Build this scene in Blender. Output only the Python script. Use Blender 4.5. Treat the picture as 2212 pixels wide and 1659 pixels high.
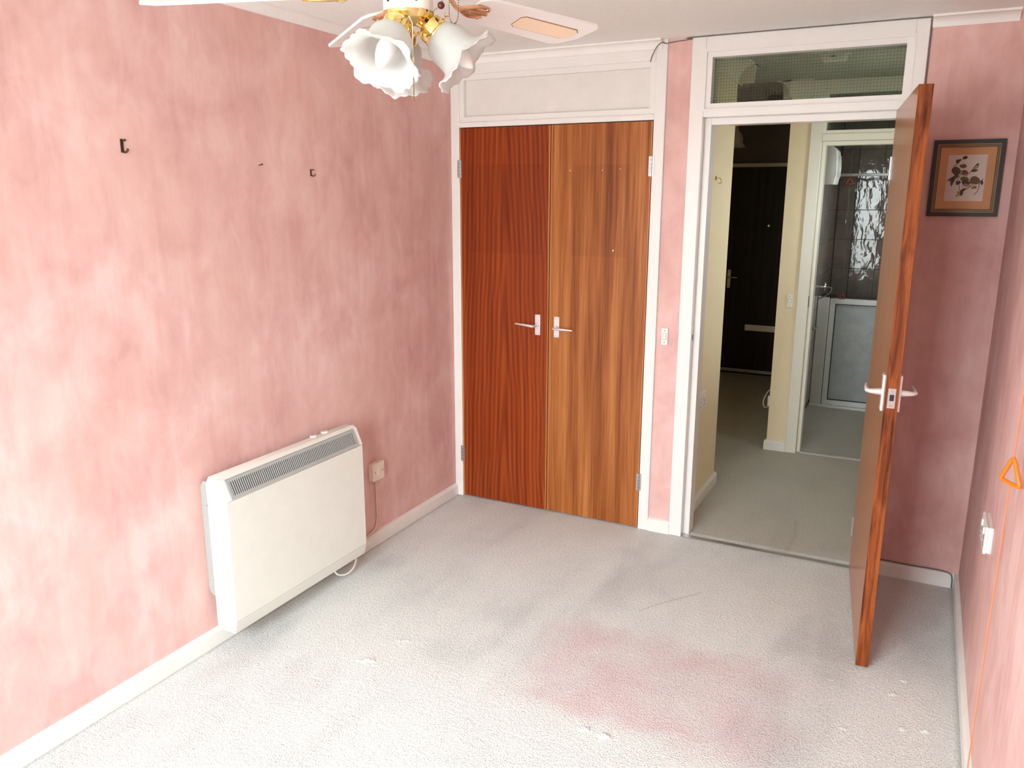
import bpy, bmesh, math, random
from mathutils import Vector, Matrix
random.seed(7)
for o in list(bpy.data.objects): bpy.data.objects.remove(o)
scn = bpy.context.scene
COL = scn.collection
PI = math.pi

# ------------------------------------------------------------------ camera
F_PX = 1746.57
cam_d = bpy.data.cameras.new('camera')
cam_d.sensor_fit = 'HORIZONTAL'; cam_d.sensor_width = 36.0
cam_d.lens = F_PX / 2212.0 * 36.0
cam_d.clip_start = 0.02
cam = bpy.data.objects.new('camera', cam_d); COL.objects.link(cam)
YAW, PITCH, ROLL = 0.4685, 0.2285, 0.0023
fw = Vector((-math.sin(YAW)*math.cos(PITCH), math.cos(YAW)*math.cos(PITCH), -math.sin(PITCH)))
rt = Vector((math.cos(YAW), math.sin(YAW), 0)); up = rt.cross(fw)
rt2 = rt*math.cos(ROLL) + up*math.sin(ROLL); up2 = up*math.cos(ROLL) - rt*math.sin(ROLL)
m = Matrix((rt2, up2, -fw)).transposed().to_4x4(); m.translation = (2.2348, -3.7289, 1.6458)
cam.matrix_world = m
scn.camera = cam

# ------------------------------------------------------------------ light
WX0, WX1, WZ0, WZ1, WY = 0.30, 1.90, 0.42, 2.12, -4.25      # the window behind the camera
world = bpy.data.worlds.new('sky'); scn.world = world; world.use_nodes = True
bg = world.node_tree.nodes['Background']
wn = world.node_tree                                   # overcast sky: brightest overhead, dimmer ground below the horizon
wt = wn.nodes.new('ShaderNodeTexCoord'); wsep = wn.nodes.new('ShaderNodeSeparateXYZ'); wr = wn.nodes.new('ShaderNodeValToRGB')
wm = wn.nodes.new('ShaderNodeMath'); wm.operation = 'MULTIPLY_ADD'; wm.inputs[1].default_value = .5; wm.inputs[2].default_value = .5
wn.links.new(wt.outputs['Generated'], wsep.inputs[0]); wn.links.new(wsep.outputs[2], wm.inputs[0]); wn.links.new(wm.outputs[0], wr.inputs[0])
e = wr.color_ramp.elements
e[0].position = .0; e[0].color = (.215, .235, .225, 1); e[1].position = 1.0; e[1].color = (.885, 1.0, 1.03, 1)
for p_, c_ in ((.47, (.27, .29, .28)), (.52, (.36, .40, .41))):
    q_ = e.new(p_); q_.color = (*c_, 1)
wn.links.new(wr.outputs[0], bg.inputs['Color']); bg.inputs['Strength'].default_value = 48.0
pl = bpy.data.lights.new('window_portal', 'AREA'); pl.shape = 'RECTANGLE'; pl.size = WX1-WX0; pl.size_y = WZ1-WZ0
pl.cycles.is_portal = True
po = bpy.data.objects.new('window_portal', pl); COL.objects.link(po)
po.location = ((WX0+WX1)/2, WY-0.11, (WZ0+WZ1)/2); po.rotation_euler = (PI/2, 0, 0)
scn.cycles.max_bounces = 14; scn.cycles.diffuse_bounces = 10; scn.cycles.transparent_max_bounces = 12
scn.view_settings.view_transform = 'Standard'; scn.view_settings.look = 'None'
scn.view_settings.exposure = 0.0; scn.view_settings.gamma = 1.0
scn.view_settings.use_curve_mapping = False

# ------------------------------------------------------------------ materials
MATS = {}
def new_mat(name):
    mt = bpy.data.materials.new(name); mt.use_nodes = True
    MATS[name] = mt
    nt = mt.node_tree; b = nt.nodes['Principled BSDF']
    return mt, nt, b
def N(nt, t, **kw):
    n = nt.nodes.new(t)
    for k, v in kw.items(): setattr(n, k, v)
    return n
def L(nt, a, b): nt.links.new(a, b)
def math_n(nt, op, a, b=None, c=None):
    n = N(nt, 'ShaderNodeMath', operation=op)
    for i, v in enumerate((a, b, c)):
        if v is None: continue
        if isinstance(v, (int, float)): n.inputs[i].default_value = v
        else: L(nt, v, n.inputs[i])
    return n.outputs[0]
def mixc(nt, f, a, b, mode='MIX'):
    n = N(nt, 'ShaderNodeMix', data_type='RGBA', blend_type=mode)
    for i, v in ((0, f), (6, a), (7, b)):
        if isinstance(v, (int, float)): n.inputs[i].default_value = v
        elif isinstance(v, (tuple, list)): n.inputs[i].default_value = (*v[:3], 1)
        else: L(nt, v, n.inputs[i])
    return n.outputs[2]
def ramp(nt, f, stops):
    n = N(nt, 'ShaderNodeValToRGB'); e = n.color_ramp.elements
    while len(e) < len(stops): e.new(0.5)
    for q, (p, c) in zip(e, stops): q.position = p; q.color = (*c, 1) if len(c) == 3 else c
    L(nt, f, n.inputs[0]); return n.outputs[0]
def pos(nt, scale=(1, 1, 1), loc=(0, 0, 0)):
    g = N(nt, 'ShaderNodeNewGeometry'); mp = N(nt, 'ShaderNodeMapping')
    mp.inputs['Scale'].default_value = scale; mp.inputs['Location'].default_value = loc
    L(nt, g.outputs['Position'], mp.inputs[0]); return mp.outputs[0]
def obco(nt, scale=(1, 1, 1)):
    g = N(nt, 'ShaderNodeTexCoord'); mp = N(nt, 'ShaderNodeMapping')
    mp.inputs['Scale'].default_value = scale
    L(nt, g.outputs['Object'], mp.inputs[0]); return mp.outputs[0]
def noise(nt, vec, scale, detail=3, rough=.55, dist=0):
    n = N(nt, 'ShaderNodeTexNoise'); n.inputs['Scale'].default_value = scale; n.inputs['Detail'].default_value = detail
    n.inputs['Roughness'].default_value = rough; n.inputs['Distortion'].default_value = dist
    L(nt, vec, n.inputs['Vector']); return n.outputs['Fac']
def bump(nt, b, h, strength, dist):
    n = N(nt, 'ShaderNodeBump'); n.inputs['Strength'].default_value = strength; n.inputs['Distance'].default_value = dist
    L(nt, h, n.inputs['Height']); L(nt, n.outputs[0], b.inputs['Normal'])
def plain(name, col, rough=.5, metal=0., spec=.5, var=.04, bumpk=0., bscale=60, coat=0.):
    mt, nt, b = new_mat(name)
    v = noise(nt, pos(nt), 14, 3)
    lo = tuple(c*(1-var) for c in col); hi = tuple(min(1, c*(1+var)) for c in col)
    L(nt, ramp(nt, v, [(.3, lo), (.7, hi)]), b.inputs['Base Color'])
    b.inputs['Roughness'].default_value = rough; b.inputs['Metallic'].default_value = metal
    b.inputs['Specular IOR Level'].default_value = spec; b.inputs['Coat Weight'].default_value = coat
    if bumpk: bump(nt, b, noise(nt, pos(nt), bscale, 4), bumpk, .002)
    return mt
# pink sponged wallpaper
def mk_pink():
    mt, nt, b = new_mat('pink_wallpaper')
    a = noise(nt, pos(nt), 3.2, 5, .62, .4); c = noise(nt, pos(nt, (1, 1, .45)), 11, 4, .6, .6); d = noise(nt, pos(nt, (22, 22, .7)), 1.0, 3)
    s = math_n(nt, 'ADD', math_n(nt, 'MULTIPLY', a, .5), math_n(nt, 'MULTIPLY', c, .36))
    s = math_n(nt, 'ADD', s, math_n(nt, 'MULTIPLY', d, .14))
    col = ramp(nt, s, [(.39, (.60, .35, .325)), (.5, (.695, .435, .405)), (.61, (.77, .53, .50))])
    h = noise(nt, pos(nt), 2.1, 2)
    col = mixc(nt, ramp(nt, h, [(.42, (0, 0, 0)), (.62, (.6, .6, .6))]), col, mixc(nt, .5, col, (.72, .465, .395)))
    L(nt, col, b.inputs['Base Color']); b.inputs['Roughness'].default_value = .72; b.inputs['Specular IOR Level'].default_value = .3
    bump(nt, b, noise(nt, pos(nt), 160, 3), .12, .001)
mk_pink()
def mk_carpet():
    mt, nt, b = new_mat('carpet')
    P = pos(nt)
    big = noise(nt, P, 1.6, 4, .6, .3); track = noise(nt, pos(nt, (2.2, .55, 1), (.3, 0, 0)), 1.6, 3, .5, .4)
    s = math_n(nt, 'ADD', math_n(nt, 'MULTIPLY', big, .5), math_n(nt, 'MULTIPLY', track, .5))
    col = ramp(nt, s, [(.36, (.56, .57, .56)), (.5, (.705, .72, .70)), (.62, (.75, .765, .735))])
    # faded pink rectangle left by a rug, soft and uneven edges
    g = N(nt, 'ShaderNodeSeparateXYZ'); wob = noise(nt, P, 7, 3)
    L(nt, P, g.inputs[0])
    w = math_n(nt, 'MULTIPLY', math_n(nt, 'SUBTRACT', wob, .5), .22)
    px = math_n(nt, 'ADD', g.outputs[0], w); py = math_n(nt, 'ADD', g.outputs[1], w)
    def band(v, lo, hi, soft):
        a = N(nt, 'ShaderNodeMapRange', interpolation_type='SMOOTHSTEP'); L(nt, v, a.inputs[0]); a.inputs[1].default_value = lo-soft; a.inputs[2].default_value = lo+soft
        c = N(nt, 'ShaderNodeMapRange', interpolation_type='SMOOTHSTEP'); L(nt, v, c.inputs[0]); c.inputs[1].default_value = hi-soft; c.inputs[2].default_value = hi+soft
        return math_n(nt, 'SUBTRACT', a.outputs[0], c.outputs[0])
    mk = math_n(nt, 'MULTIPLY', band(px, 1.12, 1.96, .13), band(py, -1.56, -1.0, .055))
    blot = ramp(nt, noise(nt, P, 4.5, 3), [(.3, (.35, .35, .35)), (.7, (1, 1, 1))])
    mk = math_n(nt, 'MULTIPLY', mk, blot)
    col = mixc(nt, math_n(nt, 'MULTIPLY', mk, .66), col, (.64, .42, .44))
    # grubby trodden strip by the doorway and in the hall
    dirt = math_n(nt, 'MULTIPLY', band(g.outputs[1], -.55, 9, .55), ramp(nt, noise(nt, P, 3.2, 3), [(.35, (.1, .1, .1)), (.65, (.8, .8, .8))]))
    col = mixc(nt, math_n(nt, 'MULTIPLY', dirt, .16), col, (.36, .34, .33))
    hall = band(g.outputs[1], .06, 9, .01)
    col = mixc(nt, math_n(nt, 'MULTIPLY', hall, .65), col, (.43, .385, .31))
    # scuff lines trodden into the pile and a grubby line along the skirtings
    def seg(ax, ay, bx, by, wdt):
        dx, dy = bx-ax, by-ay; l2 = dx*dx+dy*dy
        ux = math_n(nt, 'SUBTRACT', g.outputs[0], ax); uy = math_n(nt, 'SUBTRACT', g.outputs[1], ay)
        tt = math_n(nt, 'DIVIDE', math_n(nt, 'ADD', math_n(nt, 'MULTIPLY', ux, dx), math_n(nt, 'MULTIPLY', uy, dy)), l2)
        n_ = nt.nodes.new('ShaderNodeClamp'); L(nt, tt, n_.inputs[0]); tt = n_.outputs[0]
        ex = math_n(nt, 'SUBTRACT', ux, math_n(nt, 'MULTIPLY', tt, dx)); ey = math_n(nt, 'SUBTRACT', uy, math_n(nt, 'MULTIPLY', tt, dy))
        d_ = math_n(nt, 'SQRT', math_n(nt, 'ADD', math_n(nt, 'MULTIPLY', ex, ex), math_n(nt, 'MULTIPLY', ey, ey)))
        r_ = N(nt, 'ShaderNodeMapRange'); L(nt, d_, r_.inputs[0]); r_.inputs[1].default_value = 0; r_.inputs[2].default_value = wdt; r_.inputs[3].default_value = 1; r_.inputs[4].default_value = 0
        return r_.outputs[0]
    sc = None
    for q in ((1.347, -.817, 1.372, -.765, .007), (1.372, -.765, 1.425, -.69, .008), (1.425, -.69, 1.53, -.55, .012), (1.79, .05, 1.80, .25, .018), (1.80, .25, 1.778, .46, .014)):
        m_ = seg(*q); sc = m_ if sc is None else math_n(nt, 'MAXIMUM', sc, m_)
    edge = math_n(nt, 'MAXIMUM', band(g.outputs[0], -1, .026, .012), band(g.outputs[0], 2.478, 9, .012))
    edge = math_n(nt, 'MULTIPLY', edge, band(g.outputs[1], -9, .05, .02))
    col = mixc(nt, math_n(nt, 'MULTIPLY', math_n(nt, 'MAXIMUM', math_n(nt, 'MULTIPLY', sc, .65), edge), .5), col, (.30, .275, .25))
    fine = noise(nt, P, 190, 2, .65); mid = noise(nt, P, 70, 2)
    f2 = ramp(nt, fine, [(.30, (.55, .54, .52)), (.47, (.97, .97, .96)), (.7, (1.16, 1.15, 1.14))])
    col = mixc(nt, .8, col, f2, 'MULTIPLY')
    L(nt, col, b.inputs['Base Color']); b.inputs['Roughness'].default_value = .95; b.inputs['Specular IOR Level'].default_value = .1
    b.inputs['Sheen Weight'].default_value = .15
    hh = math_n(nt, 'ADD', math_n(nt, 'MULTIPLY', fine, .7), math_n(nt, 'MULTIPLY', mid, .5))
    bump(nt, b, hh, 1.0, .009)
mk_carpet()
def wood(name, dark, mid, light, axis='z', freq=30, rough=.4, coat=.14, cath=None, ghost=None, obj=False, contrast=1.0, dist=.5, zf=.55):
    mt, nt, b = new_mat(name)
    co = obco if obj else pos
    n1 = noise(nt, co(nt, (freq, freq, zf)), 1.0, 4, .6, dist)
    n2 = noise(nt, co(nt, (freq*7, freq*7, 3)), 1.0, 3, .6)
    s = math_n(nt, 'ADD', math_n(nt, 'MULTIPLY', n1, .72), math_n(nt, 'MULTIPLY', n2, .28))
    if cath:
        xc, zc = cath
        g = N(nt, 'ShaderNodeSeparateXYZ'); L(nt, co(nt), g.inputs[0])
        wob = math_n(nt, 'MULTIPLY', math_n(nt, 'SUBTRACT', noise(nt, co(nt, (3, 3, 1.2)), 1, 2), .5), .06)
        dx = math_n(nt, 'ADD', math_n(nt, 'SUBTRACT', g.outputs[0], xc), wob)
        r = math_n(nt, 'SQRT', math_n(nt, 'ADD', math_n(nt, 'MULTIPLY', dx, dx), .0004))
        ph = math_n(nt, 'SUBTRACT', math_n(nt, 'MULTIPLY', r, 260.0), math_n(nt, 'MULTIPLY', g.outputs[2], -11.0))
        w = math_n(nt, 'MULTIPLY', math_n(nt, 'ADD', math_n(nt, 'SINE', ph), 1), .5)
        s = math_n(nt, 'ADD', math_n(nt, 'MULTIPLY', s, .72), math_n(nt, 'MULTIPLY', w, .13)); s = math_n(nt, 'ADD', s, .055)
    k = .17/contrast
    col = ramp(nt, s, [(.5-k, dark), (.5, mid), (.5+k, light)])
    if ghost:
        g = N(nt, 'ShaderNodeSeparateXYZ'); L(nt, pos(nt), g.inputs[0])
        x0, x1, z0, z1 = ghost
        inn = math_n(nt, 'MULTIPLY', math_n(nt, 'MULTIPLY', math_n(nt, 'GREATER_THAN', g.outputs[0], x0), math_n(nt, 'LESS_THAN', g.outputs[0], x1)),
                     math_n(nt, 'MULTIPLY', math_n(nt, 'GREATER_THAN', g.outputs[2], z0), math_n(nt, 'LESS_THAN', g.outputs[2], z1)))
        col = mixc(nt, math_n(nt, 'MULTIPLY', inn, .22), col, mixc(nt, 1, col, (.6, .5, .45), 'MULTIPLY'))
    L(nt, col, b.inputs['Base Color']); b.inputs['Roughness'].default_value = rough
    b.inputs['Coat Weight'].default_value = coat; b.inputs['Coat Roughness'].default_value = .22; b.inputs['Specular IOR Level'].default_value = .2
    bump(nt, b, n2, .08, .001)
wood('sapele_red', (.13, .016, .003), (.245, .038, .005), (.35, .075, .010), freq=44, dist=.12, cath=(.31, 0), ghost=(.09, .52, 1.36, 1.80))
wood('sapele_tan', (.17, .042, .009), (.32, .10, .023), (.46, .18, .050), freq=20, dist=.2, ghost=(.68, .97, 1.36, 1.79), contrast=1.25)
wood('door_teak', (.30, .10, .035), (.40, .145, .055), (.48, .20, .08), freq=40, dist=.1, obj=True, rough=.32, coat=.45)
wood('door_edge', (.06, .013, .004), (.19, .042, .008), (.32, .085, .018), freq=40, zf=4, obj=True, contrast=1.5, rough=.4)
wood('lipping', (.40, .14, .04), (.52, .21, .07), (.6, .27, .1), freq=30)
wood('dark_door', (.012, .006, .004), (.022, .011, .008), (.034, .018, .013), freq=26)
plain('white_gloss', (.78, .77, .75), .28, var=.015)
plain('white_skirting', (.80, .78, .74), .3, var=.03)
plain('cream_paint', (.83, .70, .46), .55, var=.015)
plain('hall_frame', (.76, .72, .61), .35, var=.015)
plain('shaded_panel', (.16, .13, .115), .6, var=.06)  # dark tone stands for unlit cream paint at the hall end
plain('panel_white', (.73, .71, .68), .45, var=.03)
def mk_ceiling():
    mt, nt, b = new_mat('ceiling_stipple')
    b.inputs['Base Color'].default_value = (.78, .745, .735, 1); b.inputs['Roughness'].default_value = .9
    L(nt, ramp(nt, noise(nt, pos(nt), 150, 2), [(.3, (.84, .875, .855)), (.7, (.895, .93, .91))]), b.inputs['Base Color'])
    bump(nt, b, noise(nt, pos(nt), 130, 3), .5, .003)
mk_ceiling()
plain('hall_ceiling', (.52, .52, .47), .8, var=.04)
plain('cornice_white', (.82, .81, .79), .6, var=.02)
plain('heater_cream', (.76, .765, .70), .38, var=.02)
plain('heater_side', (.84, .82, .77), .4, var=.02)
plain('heater_grey', (.40, .40, .39), .4, var=.03)
plain('black', (.012, .012, .012), .5, var=.1)
plain('bracket_grey', (.34, .345, .33), .4, var=.03)
plain('plastic_white', (.82, .80, .76), .3, var=.02)
plain('plastic_aged', (.80, .70, .60), .35, var=.03)
plain('cable_cream', (.72, .55, .42), .5, var=.05)
plain('cable_white', (.82, .80, .75), .45, var=.03)
plain('cable_grey', (.16, .145, .14), .5, var=.1)
plain('aluminium', (.82, .80, .82), .3, metal=.55, var=.02)
plain('chrome', (.8, .8, .8), .12, metal=1., var=.01)
plain('steel', (.55, .56, .57), .32, metal=.9, var=.05)
plain('brass', (.88, .70, .30), .14, metal=1., var=.03)
plain('chain_bronze', (.22, .13, .05), .35, metal=.6, var=.1)
plain('bronze_iron', (.72, .45, .26), .22, metal=1., var=.05)
plain('hook_brown', (.06, .035, .02), .4, metal=.5, var=.1)
plain('fan_white', (.82, .81, .80), .32, var=.01)
plain('fan_body', (.84, .83, .78), .3, var=.01)
plain('cane_edge', (.34, .20, .09), .6, var=.1)
plain('red_plastic', (.33, .035, .015), .35, var=.05)
plain('orange_plastic', (.93, .20, .01), .35, var=.03)
plain('orange_cord', (.90, .22, .10), .6, var=.05)
plain('bead_dark', (.10, .012, .012), .2, var=.1)
plain('frame_black', (.014, .010, .008), .4, var=.2)
plain('frame_gold', (.30, .15, .05), .35, metal=.4, var=.15)
plain('mount_orange', (.74, .36, .145), .8, var=.03)
plain('print_paper', (.84, .71, .63), .85, var=.03)
plain('ink_mouse', (.10, .052, .035), .85, var=.35)
plain('ink_mouse_red', (.18, .08, .045), .85, var=.35)
plain('ink_pale', (.42, .30, .23), .85, var=.2)
plain('ink_leaf', (.16, .15, .035), .85, var=.4)
plain('ink_leaf_dark', (.055, .05, .03), .85, var=.4)
plain('ink_yellow', (.38, .33, .06), .85, var=.3)
plain('ink_stem', (.12, .07, .05), .85, var=.2)
plain('tile_grout', (.16, .145, .13), .8, var=.1)
plain('shower_white', (.70, .71, .68), .35, var=.03)
plain('shower_pane', (.36, .38, .37), .35, var=.12)
plain('rubber_black', (.01, .01, .01), .5)
plain('window_white', (.85, .85, .84), .35, var=.01)
plain('fitting_smoke', (.10, .085, .08), .35, var=.1)
def mk_tile():
    mt, nt, b = new_mat('tile_glaze')
    t = N(nt, 'ShaderNodeObjectInfo')
    v = noise(nt, pos(nt), 5, 4, .6, .8)
    col = ramp(nt, v, [(.3, (.20, .175, .15)), (.7, (.31, .275, .24))])
    L(nt, col, b.inputs['Base Color']); b.inputs['Roughness'].default_value = .05; b.inputs['IOR'].default_value = 1.5
    bump(nt, b, noise(nt, pos(nt, (1.6, 1.6, .8)), 10, 2, .5, .5), .12, .02)
mk_tile()
def mk_glass(name, tint, refl):
    mt = bpy.data.materials.new(name); mt.use_nodes = True; MATS[name] = mt; nt = mt.node_tree
    nt.nodes.remove(nt.nodes['Principled BSDF'])
    out = nt.nodes['Material Output']; tr = N(nt, 'ShaderNodeBsdfTransparent'); gl = N(nt, 'ShaderNodeBsdfGlossy')
    gl.inputs['Roughness'].default_value = .02
    v = noise(nt, pos(nt), 9, 2); L(nt, ramp(nt, v, [(.3, tuple(c*.97 for c in tint)), (.7, tint)]), tr.inputs['Color'])
    fr = N(nt, 'ShaderNodeFresnel'); fr.inputs[0].default_value = 1.45
    mx = N(nt, 'ShaderNodeMixShader'); L(nt, math_n(nt, 'MULTIPLY', fr.outputs[0], refl), mx.inputs[0]); L(nt, tr.outputs[0], mx.inputs[1]); L(nt, gl.outputs[0], mx.inputs[2])
    L(nt, mx.outputs[0], out.inputs[0])
mk_glass('wired_glass', (.70, .725, .66), .5)
mk_glass('window_glass', (.97, .98, .98), .6)
plain('mesh_wire', (.03, .03, .025), .5)
def mk_frosted():
    mt = bpy.data.materials.new('frosted_glass'); mt.use_nodes = True; MATS['frosted_glass'] = mt; nt = mt.node_tree
    b = nt.nodes['Principled BSDF']; out = nt.nodes['Material Output']
    v = noise(nt, pos(nt), 30, 3); L(nt, ramp(nt, v, [(.3, (.76, .765, .75)), (.7, (.82, .825, .81))]), b.inputs['Base Color'])
    b.inputs['Roughness'].default_value = .35
    tr = N(nt, 'ShaderNodeBsdfTranslucent'); tr.inputs[0].default_value = (.76, .76, .75, 1)
    tp = N(nt, 'ShaderNodeBsdfTransparent')
    mx = N(nt, 'ShaderNodeMixShader'); mx.inputs[0].default_value = .45
    mx2 = N(nt, 'ShaderNodeMixShader'); mx2.inputs[0].default_value = .12
    L(nt, b.outputs[0], mx.inputs[1]); L(nt, tr.outputs[0], mx.inputs[2])
    L(nt, mx.outputs[0], mx2.inputs[1]); L(nt, tp.outputs[0], mx2.inputs[2]); L(nt, mx2.outputs[0], out.inputs[0])
mk_frosted()
plain('bulb_white', (.80, .81, .80), .3, var=.01)
def mk_cane():
    mt, nt, b = new_mat('cane')
    ch = N(nt, 'ShaderNodeTexWave'); ch.inputs['Scale'].default_value = 90; L(nt, pos(nt), ch.inputs[0])
    ch2 = N(nt, 'ShaderNodeTexWave', bands_direction='Y'); ch2.inputs['Scale'].default_value = 90; L(nt, pos(nt), ch2.inputs[0])
    v = math_n(nt, 'MULTIPLY', ch.outputs['Fac'], ch2.outputs['Fac'])
    L(nt, ramp(nt, v, [(.2, (.86, .70, .53)), (.8, (.80, .58, .38))]), b.inputs['Base Color']); b.inputs['Roughness'].default_value = .6
mk_cane()

# ------------------------------------------------------------------ builders
OFF = {}          # object name -> world offset of its local space (translation-only chains)
class MB:
    def __init__(s): s.bm = bmesh.new()
    def poly(s, pts): return s.bm.faces.new([s.bm.verts.new(p) for p in pts])
    def box(s, x0, x1, y0, y1, z0, z1, bev=0):
        v = [s.bm.verts.new((x, y, z)) for x in (x0, x1) for y in (y0, y1) for z in (z0, z1)]
        fs = [s.bm.faces.new([v[i] for i in q]) for q in ((0, 1, 3, 2), (4, 6, 7, 5), (0, 4, 5, 1), (2, 3, 7, 6), (0, 2, 6, 4), (1, 5, 7, 3))]
        if bev:
            es = {e for f in fs for e in f.edges}
            bmesh.ops.bevel(s.bm, geom=list(es), offset=bev, segments=2, affect='EDGES', profile=.5)
        return s
    def prism(s, prof, axis, a, b, bev=0):
        """extrude a closed 2-D profile along axis from a to b"""
        def P(u, v, t): return {'x': (t, u, v), 'y': (u, t, v), 'z': (u, v, t)}[axis]
        A = [s.bm.verts.new(P(u, v, a)) for u, v in prof]; B = [s.bm.verts.new(P(u, v, b)) for u, v in prof]
        n = len(prof); fs = [s.bm.faces.new(A), s.bm.faces.new(B[::-1])]
        for i in range(n): fs.append(s.bm.faces.new((A[i], A[(i+1) % n], B[(i+1) % n], B[i])))
        if bev:
            bmesh.ops.bevel(s.bm, geom=list({e for f in fs for e in f.edges}), offset=bev, segments=2, affect='EDGES', profile=.5)
        return s
    def tube(s, pts, r, n=8, cap=True, closed=False):
        pts = [Vector(p) for p in pts]; rs = r if isinstance(r, (list, tuple)) else [r]*len(pts); rings = []
        prev = None
        for i, p in enumerate(pts):
            if closed: t = pts[(i+1) % len(pts)] - pts[i-1]
            else: t = (pts[min(i+1, len(pts)-1)] - pts[max(i-1, 0)])
            t = t.normalized() if t.length > 1e-9 else Vector((0, 0, 1))
            if prev is None:
                a = t.orthogonal().normalized()
            else:
                a = (prev - t*prev.dot(t)); a = a.normalized() if a.length > 1e-6 else t.orthogonal().normalized()
            prev = a; b = t.cross(a)
            rings.append([s.bm.verts.new(p + (a*math.cos(2*PI*k/n) + b*math.sin(2*PI*k/n))*rs[i]) for k in range(n)])
        m = len(rings)
        for i in range(m if closed else m-1):
            A, B = rings[i], rings[(i+1) % m]
            for k in range(n): s.bm.faces.new((A[k], A[(k+1) % n], B[(k+1) % n], B[k]))
        if cap and not closed:
            s.bm.faces.new(rings[0][::-1]); s.bm.faces.new(rings[-1])
        return s
    def lathe(s, prof, c, axis=(0, 0, 1), n=24, fn=None, cap=False):
        """prof = [(r, h)] along axis from c; fn(r, h, ang, i) -> (r, h) may ruffle"""
        ax = Vector(axis).normalized(); a = ax.orthogonal().normalized(); b = ax.cross(a); c = Vector(c); rings = []
        for i, (r, h) in enumerate(prof):
            ring = []
            for k in range(n):
                t = 2*PI*k/n; rr, hh = fn(r, h, t, i) if fn else (r, h)
                ring.append(s.bm.verts.new(c + ax*hh + (a*math.cos(t) + b*math.sin(t))*rr))
            rings.append(ring)
        for A, B in zip(rings, rings[1:]):
            for k in range(n): s.bm.faces.new((A[k], A[(k+1) % n], B[(k+1) % n], B[k]))
        if cap: s.bm.faces.new(rings[0][::-1]); s.bm.faces.new(rings[-1])
        return s
    def frame(s, x0, x1, z0, z1, d0, d1, y0, y1):
        """mitred rectangular frame lying in the x-z plane between insets d0 and d1"""
        def rc(d, y): return [Vector((x0+d, y, z0+d)), Vector((x1-d, y, z0+d)), Vector((x1-d, y, z1-d)), Vector((x0+d, y, z1-d))]
        o0, i0, o1, i1 = [[s.bm.verts.new(p) for p in rc(d, y)] for d, y in ((d0, y0), (d1, y0), (d0, y1), (d1, y1))]
        for k in range(4):
            j = (k+1) % 4
            for q in ((o0[k], o0[j], i0[j], i0[k]), (o1[k], i1[k], i1[j], o1[j]), (o0[k], o1[k], o1[j], o0[j]), (i0[k], i0[j], i1[j], i1[k])): s.bm.faces.new(q)
        return s
    def xf(s, mat): bmesh.ops.transform(s.bm, matrix=mat, verts=s.bm.verts); return s
    def build(s, name, mat, parent=None, smooth=False, local=False, origin=None, auto=None):
        bm = s.bm; bmesh.ops.recalc_face_normals(bm, faces=bm.faces)
        if parent is not None: off = OFF[parent.name]
        elif origin is not None: off = Vector(origin)
        else:
            xs = [v.co for v in bm.verts]
            off = Vector(((min(v.x for v in xs)+max(v.x for v in xs))/2, (min(v.y for v in xs)+max(v.y for v in xs))/2, min(v.z for v in xs)))
        if not local: bmesh.ops.translate(bm, vec=-off, verts=bm.verts)
        me = bpy.data.meshes.new(name); bm.to_mesh(me); bm.free()
        if smooth:
            for p in me.polygons: p.use_smooth = True
            if auto:
                me.set_sharp_from_angle(angle=auto)
        me.materials.append(MATS[mat])
        o = bpy.data.objects.new(name, me); COL.objects.link(o)
        if parent is not None: o.parent = parent; OFF[o.name] = OFF[parent.name]
        else: o.location = off if not local else (0, 0, 0); OFF[o.name] = off
        return o
def tag(o, label, cat, group=None):
    o['label'] = label; o['category'] = cat
    if group: o['group'] = group
    return o
def thing(name, loc, label=None, cat=None, group=None, rotz=0):
    o = bpy.data.objects.new(name, None); COL.objects.link(o); o.location = loc; o.rotation_euler = (0, 0, rotz)
    o.empty_display_size = .05
    OFF[o.name] = Vector(loc)
    if label: tag(o, label, cat, group)
    return o
def struct(o, label=None):
    o['kind'] = 'structure'
    if label: o['label'] = label
    return o
def box(name, x0, x1, y0, y1, z0, z1, mat, parent=None, bev=0, local=False):
    return MB().box(x0, x1, y0, y1, z0, z1, bev).build(name, mat, parent, local=local)

# ------------------------------------------------------------------ room shell
W, H = 2.504, 2.3226
FR, HB = -4.25, 4.03
struct(box('floor', -.1, W+.12, FR-.1, HB+.12, -.1, 0, 'carpet'), 'pale grey-beige worn carpet with a faint pink rug mark')
struct(box('ceiling', -.1, W+.12, FR-.1, .1, H, H+.1, 'ceiling_stipple'), 'white stippled ceiling')
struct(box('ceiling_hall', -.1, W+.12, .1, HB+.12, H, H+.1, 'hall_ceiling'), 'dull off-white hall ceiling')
struct(box('wall_left', -.1, 0, FR-.1, .74, 0, H, 'pink_wallpaper'), 'pink sponge-effect wallpapered wall behind the heater')
struct(box('wall_right', W, W+.1, FR-.1, .0, 0, H, 'pink_wallpaper'), 'pink wallpapered wall beside the hanging orange cord')
b = MB(); b.box(1.1231, 1.2324, 0, .1, 0, H); b.box(2.16, W+.1, 0, .1, 0, H)
struct(b.build('wall_back', 'pink_wallpaper'), 'pink wallpapered wall between and beside the door frames')
b = MB()
b.box(0, WX0, FR, FR+.1, 0, H); b.box(WX1, W, FR, FR+.1, 0, H); b.box(WX0, WX1, FR, FR+.1, 0, WZ0); b.box(WX0, WX1, FR, FR+.1, WZ1, H)
struct(b.build('wall_front', 'pink_wallpaper'), 'pink wallpapered wall around the window')
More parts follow.
